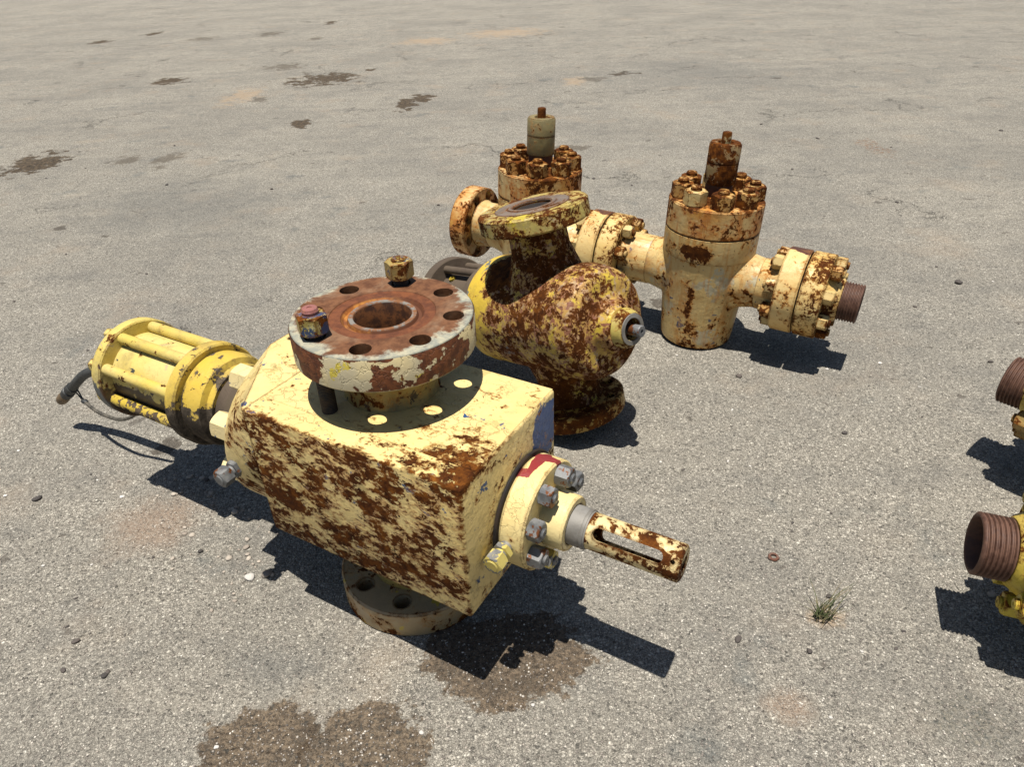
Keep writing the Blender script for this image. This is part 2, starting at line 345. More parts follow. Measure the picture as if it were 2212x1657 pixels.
def hexnut(af, h, bm=None, mtx=None):
    own = bm is None
    if own: bm = bmesh.new()
    ri = af/2; rc = ri/math.cos(math.pi/6); cr = ri*.94; dl = min(h*.14, (rc-cr)*.7)
    def ring(fn): return [bm.verts.new(fn(i)) for i in range(24)]
    def pol(i, r, z): a = 2*math.pi*i/24; return (r*math.cos(a), r*math.sin(a), z)
    def hr(i):
        a = (2*math.pi*i/24) % (math.pi/3) - math.pi/6
        return ri/math.cos(a)
    def k(i): return (hr(i)-ri)/(rc-ri)
    R1 = ring(lambda i: pol(i, cr, 0)); R2 = ring(lambda i: pol(i, hr(i), dl*(.25+.75*k(i))))
    R3 = ring(lambda i: pol(i, hr(i), h-dl*(.25+.75*k(i)))); R4 = ring(lambda i: pol(i, cr, h))
    for a, b in ((R1, R2), (R2, R3), (R3, R4)):
        for i in range(24): bm.faces.new((a[i], a[(i+1) % 24], b[(i+1) % 24], b[i]))
    bm.faces.new(R4); bm.faces.new(R1[::-1])
    if mtx is not None: bmesh.ops.transform(bm, matrix=mtx, verts=R1+R2+R3+R4)
    return bm
def studtop(r, h, z0=0.):
    prof = [(0, z0), (r, z0)]
    n = max(2, int(h/.0045)); 
    for i in range(n): z = z0+h*(i+.5)/n; prof += [(r, z0+h*(i+.1)/n), (r*.92, z)]
    prof += [(r*.86, z0+h), (r*.3, z0+h+r*.05), (r*.28, z0+h-r*.05), (0, z0+h-r*.06)]
    return lathe(prof, 20)
def flange(R_, th, bore, holes=8, bc=None, hr=.016, phase=math.pi/8, face='groove', ch=.005):
    """disc, z from -th to 0, mating face at z=0"""
    if face == 'groove':
        prof = [(bore, -th), (R_-ch, -th), (R_, -th+ch), (R_, -ch), (R_-ch*.7, 0), (.1155, 0), (.114, -.0022), (.090, -.0022), (.0835, -.011), (.077, -.011), (.073, -.003), (bore+.002, -.003), (bore, -.006)]
    else:
        prof = [(bore, -th), (R_-ch, -th), (R_, -th+ch), (R_, -ch), (R_-ch, 0), (bore+.03, 0), (bore+.028, -.003), (bore+.014, -.003), (bore+.012, -.008), (bore+.004, -.008), (bore, -.003)]
    bm = lathe(prof, 96, closed=True)
    if not holes: return bm
    cb = bmesh.new()
    for i in range(holes):
        a = phase+2*math.pi*i/holes
        cyl(hr, -th-.02, .02, 28, 0.0001, bm=cb, mtx=T(bc*math.cos(a), bc*math.sin(a), 0))
    return cut(bm, cb, 'flange')
def tube(pts, r, seg=12, bm=None, ribs=0):
    """swept tube through pts"""
    if bm is None: bm = bmesh.new()
    pts = [Vector(p) for p in pts]; prev = None; nrm = None
    for i, p in enumerate(pts):
        t = (pts[min(i+1, len(pts)-1)]-pts[max(i-1, 0)]).normalized()
        if nrm is None: nrm = t.orthogonal().normalized()
        nrm = (nrm - t*nrm.dot(t)).normalized(); bn = t.cross(nrm)
        rr_ = r[i] if hasattr(r, '__len__') else r
        if ribs: rr_ *= 1+ribs*(i % 2)
        ring = [bm.verts.new(p+rr_*(nrm*math.cos(2*math.pi*k/seg)+bn*math.sin(2*math.pi*k/seg))) for k in range(seg)]
        if prev:
            for k in range(seg): bm.faces.new((prev[k], prev[(k+1) % seg], ring[(k+1) % seg], ring[k]))
        else: bm.faces.new(ring[::-1])
        prev = ring
    bm.faces.new(prev)
    return bm
def spline(P, n=12):
    P = [Vector(p) for p in P]; P = [2*P[0]-P[1]]+P+[2*P[-1]-P[-2]]; out = []
    for i in range(1, len(P)-2):
        a, b, c, d = P[i-1:i+3]
        for k in range(n):
            t = k/n; out.append(.5*((2*b)+(-a+c)*t+(2*a-5*b+4*c-d)*t*t+(-a+3*b-3*c+d)*t**3))
    out.append(P[-2]); return out
NUTS = {}
def put_nut(parent, mtx, af, h, mat, stud_r=None, stud_h=.012, stud_mat=None, name='nut'):
    key = (af, h, mat.name)
    if key not in NUTS:
        o = obj(name, hexnut(af, h), mat, parent, mtx, 30); NUTS[key] = o.data
    else:
        o = bpy.data.objects.new(name, NUTS[key]); C.objects.link(o); o.parent = parent; o.matrix_local = mtx
    if stud_r:
        k2 = ('s', stud_r, stud_h, (stud_mat or mat).name)
        if k2 not in NUTS:
            st = obj('stud', studtop(stud_r, stud_h), stud_mat or mat, o, T(0, 0, h-.001), 30); NUTS[k2] = st.data
        else:
            st = bpy.data.objects.new('stud', NUTS[k2]); C.objects.link(st); st.parent = o; st.matrix_local = T(0, 0, h-.001)
    return o
pi = math.pi

# ------------------------------------------------------------------ 1. box-bodied valve in front
V1 = thing('gate_valve', 'cream box-bodied valve with wide rusty top flange and slotted stem tube, nearest', 'valve',
           T(-.2720, 1.3879, 0) @ Matrix.Rotation(-.54184, 4, 'Z'))
def block_body():
    bm = bmesh.new()
    bmesh.ops.create_cube(bm, size=1)
    sx, sy, sz = BU2-BU1, BW+BW2, BZT-BZB
    for v in bm.verts: v.co = Vector((v.co.x*sx+(BU2+BU1)/2, v.co.y*sy+(BW2-BW)/2, v.co.z*sz+(BZT+BZB)/2))
    bmesh.ops.bevel(bm, geom=bm.edges[:], offset=.007, segments=3, profile=.5, affect='EDGES')
    # pad: the slightly higher machined part of the top
    return bm
def end_piece():
    bm = bmesh.new(); P = []
    for y in (-BW+.001, BW2-.001):
        P += [(BU1+.004, y, BZT-.001), (BU1+.004, y, .425), (BU1-.002, y, BZT-.002)]
    for u, r in ((-.30, .205), (-.389, .205), (-.394, .200)):
        P += [(u, r*math.cos(2*pi*i/40), ZC+r*math.sin(2*pi*i/40)) for i in range(40)]
    P += [(-.392, .005, .628), (-.392, .10, .628), (-.34, .005, .632), (-.34, .10, .632)]
    for p in P: bm.verts.new(p)
    r_ = bmesh.ops.convex_hull(bm, input=bm.verts[:])
    bmesh.ops.delete(bm, geom=list({g_ for g_ in r_['geom_unused']+r_['geom_interior'] if isinstance(g_, bmesh.types.BMVert)}), context='VERTS')
    return bm
pi = math.pi
bm = block_body()
cb = bmesh.new()
cyl(.010, .05, .3, 20, .0001, bm=cb, mtx=T(-.362, .052, .50))
cyl(.007, .1, .3, 20, .0001, bm=cb, mtx=T(-.30, .075, .50))
body = obj('valve_body', block_body(), M['box'], V1, None, 40)
obj('bonnet_end', cut(end_piece(), cb, 'bonnet_end'), M['box'], V1, None, 24)
pad = bmesh.new(); bmesh.ops.create_cube(pad, size=1)
for v in pad.verts: v.co = Vector((v.co.x*.555+.053, v.co.y*.325-.009, v.co.z*.006+BZT-.0019))
bmesh.ops.bevel(pad, geom=[e for e in pad.edges if all(v.co.z > BZT for v in e.verts)], offset=.0009, segments=2, affect='EDGES')
obj('top_pad', pad, M['pad'], V1, None, 40)
V0C = 0.
FT, TH = .8066, .0775
obj('top_flange', flange(.1975, TH, .0618, 8, .1555, .0225), M['flange_top'], V1, T(0, 0, FT), 35)
obj('top_neck', lathe([(.0618, BZT-.004), (.112, BZT-.004), (.105, BZT+.010), (.103, BZT+.030), (.112, FT-TH-.04), (.122, FT-TH+.001), (.0618, FT-TH+.001)], 64, closed=True), M['neck'], V1, None, 35)
obj('bore_plug', cyl(.066, BZT-.05, BZT+.02, 40), M['dark'], V1)
obj('bottom_flange', flange(.2005, TH, .0618, 8, .1555, .0225), M['cream_rusty'], V1, Matrix.Rotation(pi, 4, 'X') @ T(0, 0, 0), 35)
obj('bottom_neck', lathe([(.0618, TH-.001), (.117, TH-.001), (.118, BZB-.035), (.135, BZB+.004), (.0618, BZB+.004)], 64, closed=True), M['neck'], V1, None, 35)
# two studs left in the top flange
for k, hgt, m_, sm in ((5, .010, M['nutmulti'], M['pinkstud']), (2, .015, M['nutmulti'], M['nutmulti'])):
    a = pi/8+k*pi/4; x, y = .1555*math.cos(a), .1555*math.sin(a)
    n_ = put_nut(V1, T(x, y, FT+hgt) @ Matrix.Rotation(.3*k, 4, 'Z'), .057, .042, m_, .0175, .013 if k == 5 else .005, sm)
    z0 = BZT if k == 5 else FT-TH-.02
    obj('stud_bolt', lathe(sum([[(.0175, z0+i*.004), (.0163, z0+i*.004+.002)] for i in range(int((FT+hgt-z0)/.004))], [(0, z0)])+[(0, FT+hgt+.002)], 20), M['studblack'], V1, T(x, y, 0), 60)
# gland flange on the right-hand end
AX = Matrix.Rotation(pi/2, 4, 'Y')              # local z -> +x
def AU(u, z=ZC): return T(u, 0, z) @ AX
def gl():
    s = NT('gland_rim_paint'); return s
obj('joint_ring', cyl(.134, 0, .008, 64, .003), M['dark'], V1, AU(BU2))
gf = lathe([(.04, .006), (.119, .006), (.127, .014), (.127, .064), (.123, .068), (.04, .068)], 72, closed=True)
M['glandf'] = paint('gland_flange_paint', CREAM1, (.76, .62, .30), thr=.635, edge=.42, chips=((BLUE, .70, 24),), dirt=.25,
    zones=(((0, 0, .078), (.14, .14, .004), .15),),
    patches=(((-.120, .020, .030), (.030, .060, .013), (.24, .03, .03), .95), ((-.115, .042, .040), (.035, .016, .045), (.25, .035, .035), .95), ((-.10, -.02, .02), (.03, .03, .02), (.24, .03, .03), .95)))
obj('gland_flange', gf, M['glandf'], V1, AU(BU2), 30)
obj('packing_gland', lathe([(.03, .06), (.063, .06), (.063, .122), (.060, .127), (.047, .127), (.047, .11), (.03, .10)], 56, closed=True), M['glandf'], V1, AU(BU2), 30)
for i in range(8):
    a = pi/8+i*pi/4
    mt = AU(BU2+.0675) @ T(.098*math.cos(a), .098*math.sin(a), 0) @ Matrix.Rotation(i*.7, 4, 'Z')
    put_nut(V1, mt, .042, .030 if i % 3 else .034, M['steel'] if i not in (0, 7) else M['steel_y'], .0115, .006, M['steel'])
obj('grey_sleeve', lathe([(.02, .09), (.0445, .09), (.0445, .150), (.0425, .154), (.0425, .168), (.02, .168)], 48, closed=True), M['grey'], V1, AU(BU2), 35)
obj('retaining_ring', lathe([(.034, .156), (.0445, .156), (.0455, .160), (.0445, .164), (.034, .164)], 48, closed=True), M['grey'], V1, AU(BU2))
# slotted stem tube
def slotted():
    r = .0405; L0, L1 = .165, .372
    bm = lathe([(.026, L0), (r, L0), (r, L1-.004), (r-.005, L1), (.016, L1), (.016, L1-.008), (.026, L1-.008)], 64, closed=True)
    cb = bmesh.new()
    # stadium slot right through, across the tube
    zs, ze, hw = L0+.030, L1-.050, .0135
    out = []
    for i in range(13): a = -pi/2+pi*i/12; out.append((hw*math.sin(a), ze+hw*math.cos(a)))
    for i in range(13): a = pi/2+pi*i/12; out.append((hw*math.sin(a), zs+hw*math.cos(a)))
    lo = [cb.verts.new((x, -.1, z)) for x, z in out]; hi = [cb.verts.new((x, .1, z)) for x, z in out]
    for i in range(len(out)): j = (i+1) % len(out); cb.faces.new((lo[i], lo[j], hi[j], hi[i]))
    cb.faces.new(lo[::-1]); cb.faces.new(hi)
    rot = Matrix.Rotation(R(-40), 4, 'Z')
    bmesh.ops.transform(cb, matrix=rot, verts=cb.verts[:])
    cyl(.005, -.1, .1, 16, .0001, bm=cb, mtx=rot @ along((0, 1, 0), (0, 0, L1-.016)))
    return cut(bm, cb, 'slotted_tube')
obj('slotted_tube', slotted(), M['tube'], V1, AU(BU2), 35)
# grease fittings
def fitting(parent, pos, d, mat, k=1., name='grease_fitting'):
    m = along(d, pos)
    a = obj(name, cyl(.013*k, 0, .030*k, 24, bm=None), mat, parent, m)
    bm = hexnut(.034*k, .012*k, mtx=T(0, 0, .012*k)); obj('collar', bm, mat, a, None, 30)
    bm = hexnut(.036*k, .026*k, mtx=T(0, 0, .030*k)); cyl(.013*k, .050*k, .058*k, 20, bm=bm); obj('hex_cap', bm, mat, a, None, 30)
    return a
fitting(V1, (BU2+.030, -.122, ZC+.0), (0, -1, -.05), M['steel_y'], 1.15)
fitting(V1, (-.352, -.195, .402), (-.02, -1, -.05), M['steel'], 1.2)
# bonnet nuts on the left end
for i in range(8):
    a = pi/8+i*pi/4
    put_nut(V1, T(-.394, 0, ZC) @ Matrix.Rotation(-pi/2, 4, 'Y') @ T(.165*math.cos(a), .165*math.sin(a), 0) @ Matrix.Rotation(.2*i, 4, 'Z'), .064, .060, M['nut_pale'])
# hydraulic actuator
UF, UR = -.651, -1.0227
ZA = .4007
def AL(z=ZA): return T(0, 0, z) @ AX
obj('bonnet_neck', lathe([(0, -.60), (.098, -.60), (.098, -.50), (.125, -.49), (.125, -.46), (.105, -.45), (.105, -.41), (.12, -.393), (0, -.393)], 64), M['grease'], V1, AL())
obj('actuator_head', lathe([(0, UF+.0), (.118, UF), (.131, UF+.006), (.134, UF+.05), (.128, UF+.075), (.112, UF+.082), (.108, UF+.10), (0, UF+.10)], 72), M['act_dirty'], V1, AL())
endp = lathe([(0, UF-.040), (.145, UF-.040), (.1495, UF-.036), (.1495, UF-.004), (.145, UF), (0, UF)], 80)
obj('front_plate', endp, M['act_dirty'], V1, AL())
obj('rear_plate', lathe([(0, UR), (.125, UR), (.145, UR+.010), (.1505, UR+.018), (.1505, UR+.050), (.147, UR+.053), (0, UR+.053)], 80), M['act'], V1, AL())
obj('cylinder', lathe([(0, UR+.05), (.112, UR+.05), (.112, UF-.038), (0, UF-.038)], 72), M['act'], V1, AL())
obj('cylinder_band', lathe([(.110, UF-.075), (.1145, UF-.075), (.1145, UF-.039), (.110, UF-.039)], 72, closed=True), M['act'], V1, AL())
for i in range(8):
    a = R(18)+i*pi/4
    nm = M['act_rod'] if math.cos(a) < .25 else M['act_mud']
    obj('tie_rod', cyl(.0165, UR+.050, UF-.038, 20, .001), nm, V1, AL() @ T(.1285*math.cos(a), .1285*math.sin(a), 0))
for i in range(8):
    a = R(18)+i*pi/4
    put_nut(V1, AL() @ T(.128*math.cos(a), .128*math.sin(a), UR+.010) @ Matrix.Rotation(pi, 4, 'X'), .034, .020, M['act'])
# hose, fitting and wire from the rear plate (valve coordinates)
minv = V1.matrix_world.inverted()
def wl(*p): return minv @ Vector(p)
hp = spline([(-1.0, 0, .40), (-1.12, -.002, .368), (-1.328, -.004, .285), (-1.461, -.012, .189)], 8)
obj('hose', tube(hp, .0160, 20), M['rubber'], V1)
obj('elbow', lathe([(0, -.02), (.030, -.02), (.030, .02), (.022, .024), (.022, .05), (0, .05)], 24), M['act'], V1, along((-1, 0, 0), (UR, 0, .40)), 30)
pA = Vector((-1.452, -.011, .196)); hend = Vector((-1.546, -.025, .118)); d = (hend-pA).normalized()
ff = obj('hose_fitting', lathe([(0, 0), (.0195, 0), (.0205, .022), (.0175, .024), (.0175, .032), (.021, .034), (.021, .054), (.018, .056), (.018, .070), (0, .070)], 24), M['rubber'], V1, along(d, pA), 30)
obj('hose_plug', lathe([(0, .070), (.0185, .070), (.020, .090), (.0195, .108), (.017, .118), (.012, .118), (.011, .108), (0, .108)], 24), M['brass'], ff, None, 30)
w0 = Vector((-1.482, 0, .165))
wp = spline([(-1.482, 0, .165), (-1.457, -.002, .16), (-1.407, -.014, .155), (-1.317, -.029, .15), (-1.237, -.035, .155), (-1.176, -.035, .165), (-1.114, -.027, .19), (-1.04, -.02, .245)], 14)
obj('wire_rope', tube(wp, [.0026]*26+[.0064 if i % 2 else .0054 for i in range(len(wp)-26)], 8), M['rope'], V1)
tb = bmesh.new(); tube(spline([w0+Vector((.03, .0, .030)), w0+Vector((.045, -.004, .006)), w0+Vector((.075, -.014, -.010))], 6), .0026, 6, bm=tb)
bmesh.ops.create_icosphere(tb, subdivisions=2, radius=.010, matrix=T(-1.40, -.015, .155) @ Matrix.Diagonal((1.6, 1, .8, 1)))
obj('tie_wire', tb, M['rubber'], V1)

# ------------------------------------------------------------------ 2. round-bodied valve in the middle
def frame(phi, ta, tb):
    return Matrix.Rotation(phi, 4, 'Z') @ Matrix.Rotation(tb, 4, 'Y') @ Matrix.Rotation(ta, 4, 'X')
V2 = thing('round_bodied_valve', 'rusty yellow round-bodied valve leaning behind the box-bodied one', 'valve',
           T(.1511, 2.1518, .3916) @ frame(-.869, .0506, -.2235))
bm = bmesh.new()
lathe([(0, -.235), (.180, -.235), (.187, -.225), (.188, -.10), (.183, -.03), (.180, .08), (.186, .14), (.184, .195), (.172, .228), (.148, .246), (.108, .250), (.088, .262), (.070, .31), (0, .31)], 72, bm=bm, mtx=AX)
H1, H2, TH2 = .3737, .3575, .0560
lathe([(0, 0), (.125, .0), (.125, .15), (.108, .20), (.096, .24), (.093, .30), (.10, H1-TH2+.004), (0, H1-TH2+.004)], 56, bm=bm)
lathe([(0, -H2+TH2-.004), (.115, -H2+TH2-.004), (.104, -.27), (.104, -.22), (.118, -.17), (.128, -.13), (.13, 0), (0, 0)], 56, bm=bm)
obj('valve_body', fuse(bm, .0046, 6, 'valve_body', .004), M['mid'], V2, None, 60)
obj('barrel_band', lathe([(.12, -.262), (.182, -.262), (.188, -.256), (.1895, -.222), (.1878, -.214), (.12, -.214)], 72, closed=True), M['band'], V2, AX)
obj('top_flange', flange(.1765, TH2, .060, 0, face='g2', ch=.006), M['mid_fl'], V2, T(0, 0, H1), 35)
obj('face_ring', lathe([(.061, -.002), (.12, -.002), (.12, .0015), (.118, .0025), (.08, .0025), (.078, .0055), (.066, .0055), (.064, .0025), (.061, .0025)], 64, closed=True), M['midtop'], V2, T(0, 0, H1), 35)
obj('bore_plug', cyl(.0615, -.03, -.006, 40), M['dark'], V2, T(0, 0, H1))
obj('bottom_flange', flange(.1835, TH2, .060, 8, .145, .0165), M['mid_rust'], V2, T(0, 0, -H2) @ Matrix.Rotation(pi, 4, 'X'), 35)
obj('nose', lathe([(.030, .25), (.084, .25), (.078, .270), (.064, .305), (.0565, .335), (.0545, .338), (.050, .342), (.036, .342), (.034, .332), (.034, .27)], 56, closed=True), M['mid_fl'], V2, AX)
obj('nose_ring', lathe([(.0345, .3415), (.049, .3415), (.0485, .3445), (.036, .3445)], 56, closed=True), M['grey'], V2, AX)
obj('nose_recess', cyl(.0335, .275, .290, 32), M['dark'], V2, AX)
obj('stem', lathe([(0, .28), (.0165, .28), (.0165, .345), (.0185, .347), (.0185, .372), (.016, .375), (.006, .375), (.006, .368), (0, .368)], 32), M['steel'], V2, AX @ T(.004, .004, 0))
# muddy actuator behind it
obj('actuator_front_plate', lathe([(0, -.335), (.150, -.335), (.158, -.325), (.158, -.27), (.150, -.262), (0, -.262)], 72), M['grease'], V2, AX)
obj('cylinder', cyl(.105, -.56, -.33, 64), M['grease'], V2, AX)
obj('actuator_rear_plate', lathe([(0, -.60), (.145, -.60), (.1625, -.585), (.1625, -.55), (.158, -.546), (0, -.546)], 72), M['grease'], V2, AX)
for i in range(8):
    a = R(10)+i*pi/4
    obj('tie_rod', cyl(.0145, -.55, -.33, 18, .001), M['grease'], V2, AX @ T(.132*math.cos(a), .132*math.sin(a), 0))
for a in (R(200), R(214)):
    p = AX @ T(.106*math.cos(a), .106*math.sin(a), -.50)
    obj('port_ring', lathe([(.006, 0), (.012, 0), (.013, .010), (.007, .010)], 20, closed=True), M['yel'], V2, AX @ T(0, 0, -.50 if a < 3.6 else -.36) @ along((math.cos(a), math.sin(a), 0), (.103*math.cos(a), .103*math.sin(a), 0)))

# ------------------------------------------------------------------ valve pair and threaded adapters
def thread_prof(r, z0, z1, bore, pitch=.0100, dep=.0048):
    p = [(bore, z0)]; z = z0
    while z < z1-pitch*.5:
        p += [(r-dep, z), (r-dep, z+pitch*.18), (r, z+pitch*.45), (r, z+pitch*.75)]; z += pitch
    p += [(r-dep, z1-.001), (r-dep-.002, z1), (bore+.003, z1), (bore, z1-.003)]
    return p
def bolt_ring(parent, base, n, bc, mat_list, af=.050, h=.038, ph=pi/8, sh=.010, sr=.0150, skip=()):
    for i in range(n):
        if i in skip: continue
        a = ph+2*pi*i/n
        put_nut(parent, base @ T(bc*math.cos(a), bc*math.sin(a), 0) @ Matrix.Rotation(i*.5, 4, 'Z'), af, h, mat_list[i % len(mat_list)], sr, sh, mat_list[(i+1) % len(mat_list)])
def adapter(root, x, sgn, zp, mats, nut_mats, er=.1215, Rf=.1613, th=.0825, skip=()):
    """threaded adapter bolted on at joint x, pointing to sgn; its length beyond the flange is er"""
    B = T(x, 0, zp) @ Matrix.Rotation(sgn*pi/2, 4, 'Y')
    ad = obj('threaded_adapter', flange(Rf, th, .05, 0, face='plain', ch=.005), mats[0], root, B @ T(0, 0, th+.005), 35)
    # the flange is drawn from z=-th to 0, turn so that the hub carries on outward
    obj('hub', lathe([(.05, -.004), (.112, -.004), (.104, .008), (.098, .022), (.082, .045), (.0745, .052), (.05, .052)], 64, closed=True), mats[1], ad, None, 35)
    obj('thread', lathe(thread_prof(.0735, .050, er, .0615), 72, closed=True), M['thread'], ad, None, 60)
    obj('bore_plug', cyl(.0618, .0, .045, 40), M['dark'], ad)
    bolt_ring(root, B @ T(0, 0, th+.0045), 8, .128, nut_mats, skip=skip)
    return ad
def joint(root, x, sgn, zp, mat, nut_mats, th=.0825, Rf=.1613, nuts=True):
    B = T(x, 0, zp) @ Matrix.Rotation(sgn*pi/2, 4, 'Y')
    obj('pipe_flange', flange(Rf, th, .05, 0, face='plain', ch=.005), M['man_pipe'] if mat is M['man'] else mat, root, B, 35)
    obj('gasket_ring', cyl(.12, -.001, .006, 48, .0005), M['dark'], root, B)
    if nuts: bolt_ring(root, B @ T(0, 0, -th+.0005) @ Matrix.Rotation(pi, 4, 'X'), 8, .128, nut_mats)
def small_valve(root, x0, zp, arms, mats, zbase=0., capm=None):
    """upright gate valve with its axis at local x0; arms = list of (sign, reach)"""
    D = zp-.2918
    bm = bmesh.new()
    lathe([(0, zbase), (.130, zbase), (.143, zbase+.012), (.146, .03), (.1535, .12), (.162, .22), (.170, .32), (.1768, .3959), (0, .3959)], 80, bm=bm, mtx=T(x0, 0, 0))
    for sg, L_ in arms:
        lathe([(0, 0), (.112, 0), (.112, .155), (.100, .205), (.0965, .235), (0, .235)], 56, bm=bm, mtx=T(x0, 0, zp) @ Matrix.Rotation(sg*pi/2, 4, 'Y'))
    me = fuse(bm, .0052, 12, 'valve_body', .0012)
    obj('valve_body', me, mats[0], root, None, 60)
    for sg, L_ in arms:
        obj('pipe_neck', lathe([(.05, .222), (.0985, .222), (.1, .226), (.1, L_-.02), (.108, L_-.003), (.05, L_-.003)], 64, closed=True), mats[0], root, T(x0, 0, zp) @ Matrix.Rotation(sg*pi/2, 4, 'Y'))
    A_ = T(x0, 0, D)
    obj('body_collar', lathe([(0, .388), (.1775, .388), (.1795, .392), (.1795, .398), (.1800, .400), (.1800, .481), (.178, .4835), (0, .4835)], 96), mats[0], root, A_)
    bo = obj('bonnet', lathe([(0, .487), (.178, .487), (.1803, .490), (.1803, .590), (.176, .5958), (.105, .5958), (.100, .6005), (.098, .606), (.066, .607), (0, .607)], 96), mats[1], root, A_)
    obj('joint_line', cyl(.174, .482, .489, 64, .0005), M['dark'], root, A_)
    for i in range(8):
        a = pi/8+i*pi/4+.02
        put_nut(root, A_ @ T(.1335*math.cos(a), .1335*math.sin(a), .5955) @ Matrix.Rotation(i*1.3, 4, 'Z'), .077, .055, mats[2][i % len(mats[2])], .0215, .016, mats[3])
    cp = obj('stem_cap', lathe([(0, .655), (.0575, .655), (.0585, .658), (.0585, .730), (.0565, .7315), (.0565, .7345), (.0585, .736), (.0585, .795), (.053, .8034), (.028, .8034), (.026, .796), (0, .796)], 56), capm or mats[4], root, A_)
    obj('stem_collar', cyl(.0505, .60, .657, 48), M['thread'], root, A_)
    obj('stem', lathe([(0, .79), (.0175, .79), (.0175, .835), (.0155, .8393), (0, .8393)], 24), M['cap2'], cp, None, 40)
z3 = Vector((.0388, 0, 1)).normalized(); x3 = Vector((math.cos(-.5507), math.sin(-.5507), -.0401)); y3 = z3.cross(x3).normalized(); x3 = y3.cross(z3).normalized()
V3 = thing('valve_pair', 'two upright tan-cream valves bolted flange to flange, threaded pipe end right', 'valve',
           Matrix(((x3.x, y3.x, z3.x, .7873), (x3.y, y3.y, z3.y, 2.6909), (x3.z, y3.z, z3.z, 0), (0, 0, 0, 1))))
ZP = .2918
NB = [M['man_nut'], M['man_nut'], M['man_nut2']]
NP = [M['man_nut2'], M['man_nut'], M['man_nut2']]
small_valve(V3, 0, ZP, [(1, .3821-.0825), (-1, .4253-.0825)], [M['man'], M['man_bonnet'], NB, M['man_nut'], M['cap2']])
small_valve(V3, -.7698, ZP, [(1, .7698-.4253-.0825-.004), (-1, 1.1473-.7698-.0825)], [M['man'], M['man_bonnet'], [M['man_nut']], M['man_nut'], M['cap']], zbase=-.028)
joint(V3, .3821, 1, ZP, M['man'], NP); adapter(V3, .3821, 1, ZP, [M['man_rust'], M['man_rust']], NP)
joint(V3, -.4253, -1, ZP, M['man_rust'], NP); joint(V3, -.4313, 1, ZP, M['man'], NP)
obj('end_flange', flange(.1613, .0825, .05, 8, .128, .021, face='plain'), M['man_bonnet'], V3, T(-1.1473, 0, ZP) @ Matrix.Rotation(-pi/2, 4, 'Y'), 35)

# ------------------------------------------------------------------ the two yellow valves cut off by the right edge
def side_valve(name, label, P, yaw, pitch, nm, ym, skip=()):
    """P is the centre of the thread's open end, yaw the way it points"""
    zp = P[2]; L_ = .3821+.0875+.1215
    root = thing(name, label, 'valve', T(P[0]-L_*math.cos(yaw), P[1]-L_*math.sin(yaw), 0) @ Matrix.Rotation(yaw, 4, 'Z'))
    small_valve(root, 0, zp, [(1, .3821-.0825)], [ym, ym, nm, nm[0], ym])
    joint(root, .3821, 1, zp, ym, nm); adapter(root, .3821, 1, zp, [ym, ym], nm, skip=skip)
    return root
side_valve('gate_valve', 'yellow valve cut by right edge, brown threaded end open, yellow nuts, lower one', (1.0492, 1.1823, .2652), 2.7632, 0, [M['yel_nut']], M['yel'], (5,))
side_valve('gate_valve', 'yellow valve cut by right edge, brown nuts under threaded end, upper one', (1.5081, 1.8293, .2856), 5.3849-pi, 0, [M['brown_nut']], M['yel'])

# ------------------------------------------------------------------ ground
STAINS = [(-3.763,5.898,0.251,0.408,'oil'),(-3.034,5.908,0.120,0.156,'oil2'),(-2.702,5.877,0.110,0.244,'oil2'),(-4.102,9.639,0.229,0.293,'oil'),
(-2.132,9.360,0.447,0.464,'oil'),(-2.893,10.445,0.282,0.327,'oil2'),(-0.829,7.987,0.130,0.220,'oil'),(-0.991,7.692,0.146,0.298,'oil'),(-1.863,6.985,0.118,0.177,'oil'),
(-5.150,13.868,0.277,0.354,'oil2'),(-6.422,14.938,0.122,0.332,'oil'),(-4.058,14.181,0.222,0.433,'oil2'),(-6.956,13.948,0.173,0.298,'oil'),(-3.061,13.342,0.120,0.255,'oil2'),
(-3.271,15.726,0.122,0.345,'oil'),(-2.848,8.433,0.230,0.449,'tan'),(-1.654,9.916,0.081,0.109,'oil'),(1.427,8.985,0.171,0.152,'oil'),(1.039,8.705,0.157,0.172,'oil2'),
(0.820,8.607,0.130,0.280,'tan'),(2.797,5.475,0.106,0.249,'rust'),(-2.599,8.214,0.106,0.159,'oil2'),(-0.037,1.112,0.196,0.137,'big'),(-.585,.900,.125,.130,'big2'),
(-.345,.885,.135,.120,'big2'),(.77,1.19,.05,.03,'tan'),(0.977,0.909,0.109,0.073,'grey'),(0.587,0.953,0.061,0.047,'rustsoft'),(-1.107,1.641,0.159,0.155,'rustsoft'),(-0.593,1.116,0.136,0.081,'greysoft'),
(-2.196,4.741,0.812,0.640,'greysoft'),(2.204,8.757,1.284,1.044,'greysoft'),(0.521,5.772,0.146,0.138,'oil2'),(-1.153,12.476,0.464,0.441,'tan'),(0.093,13.149,0.716,0.607,'tan')]
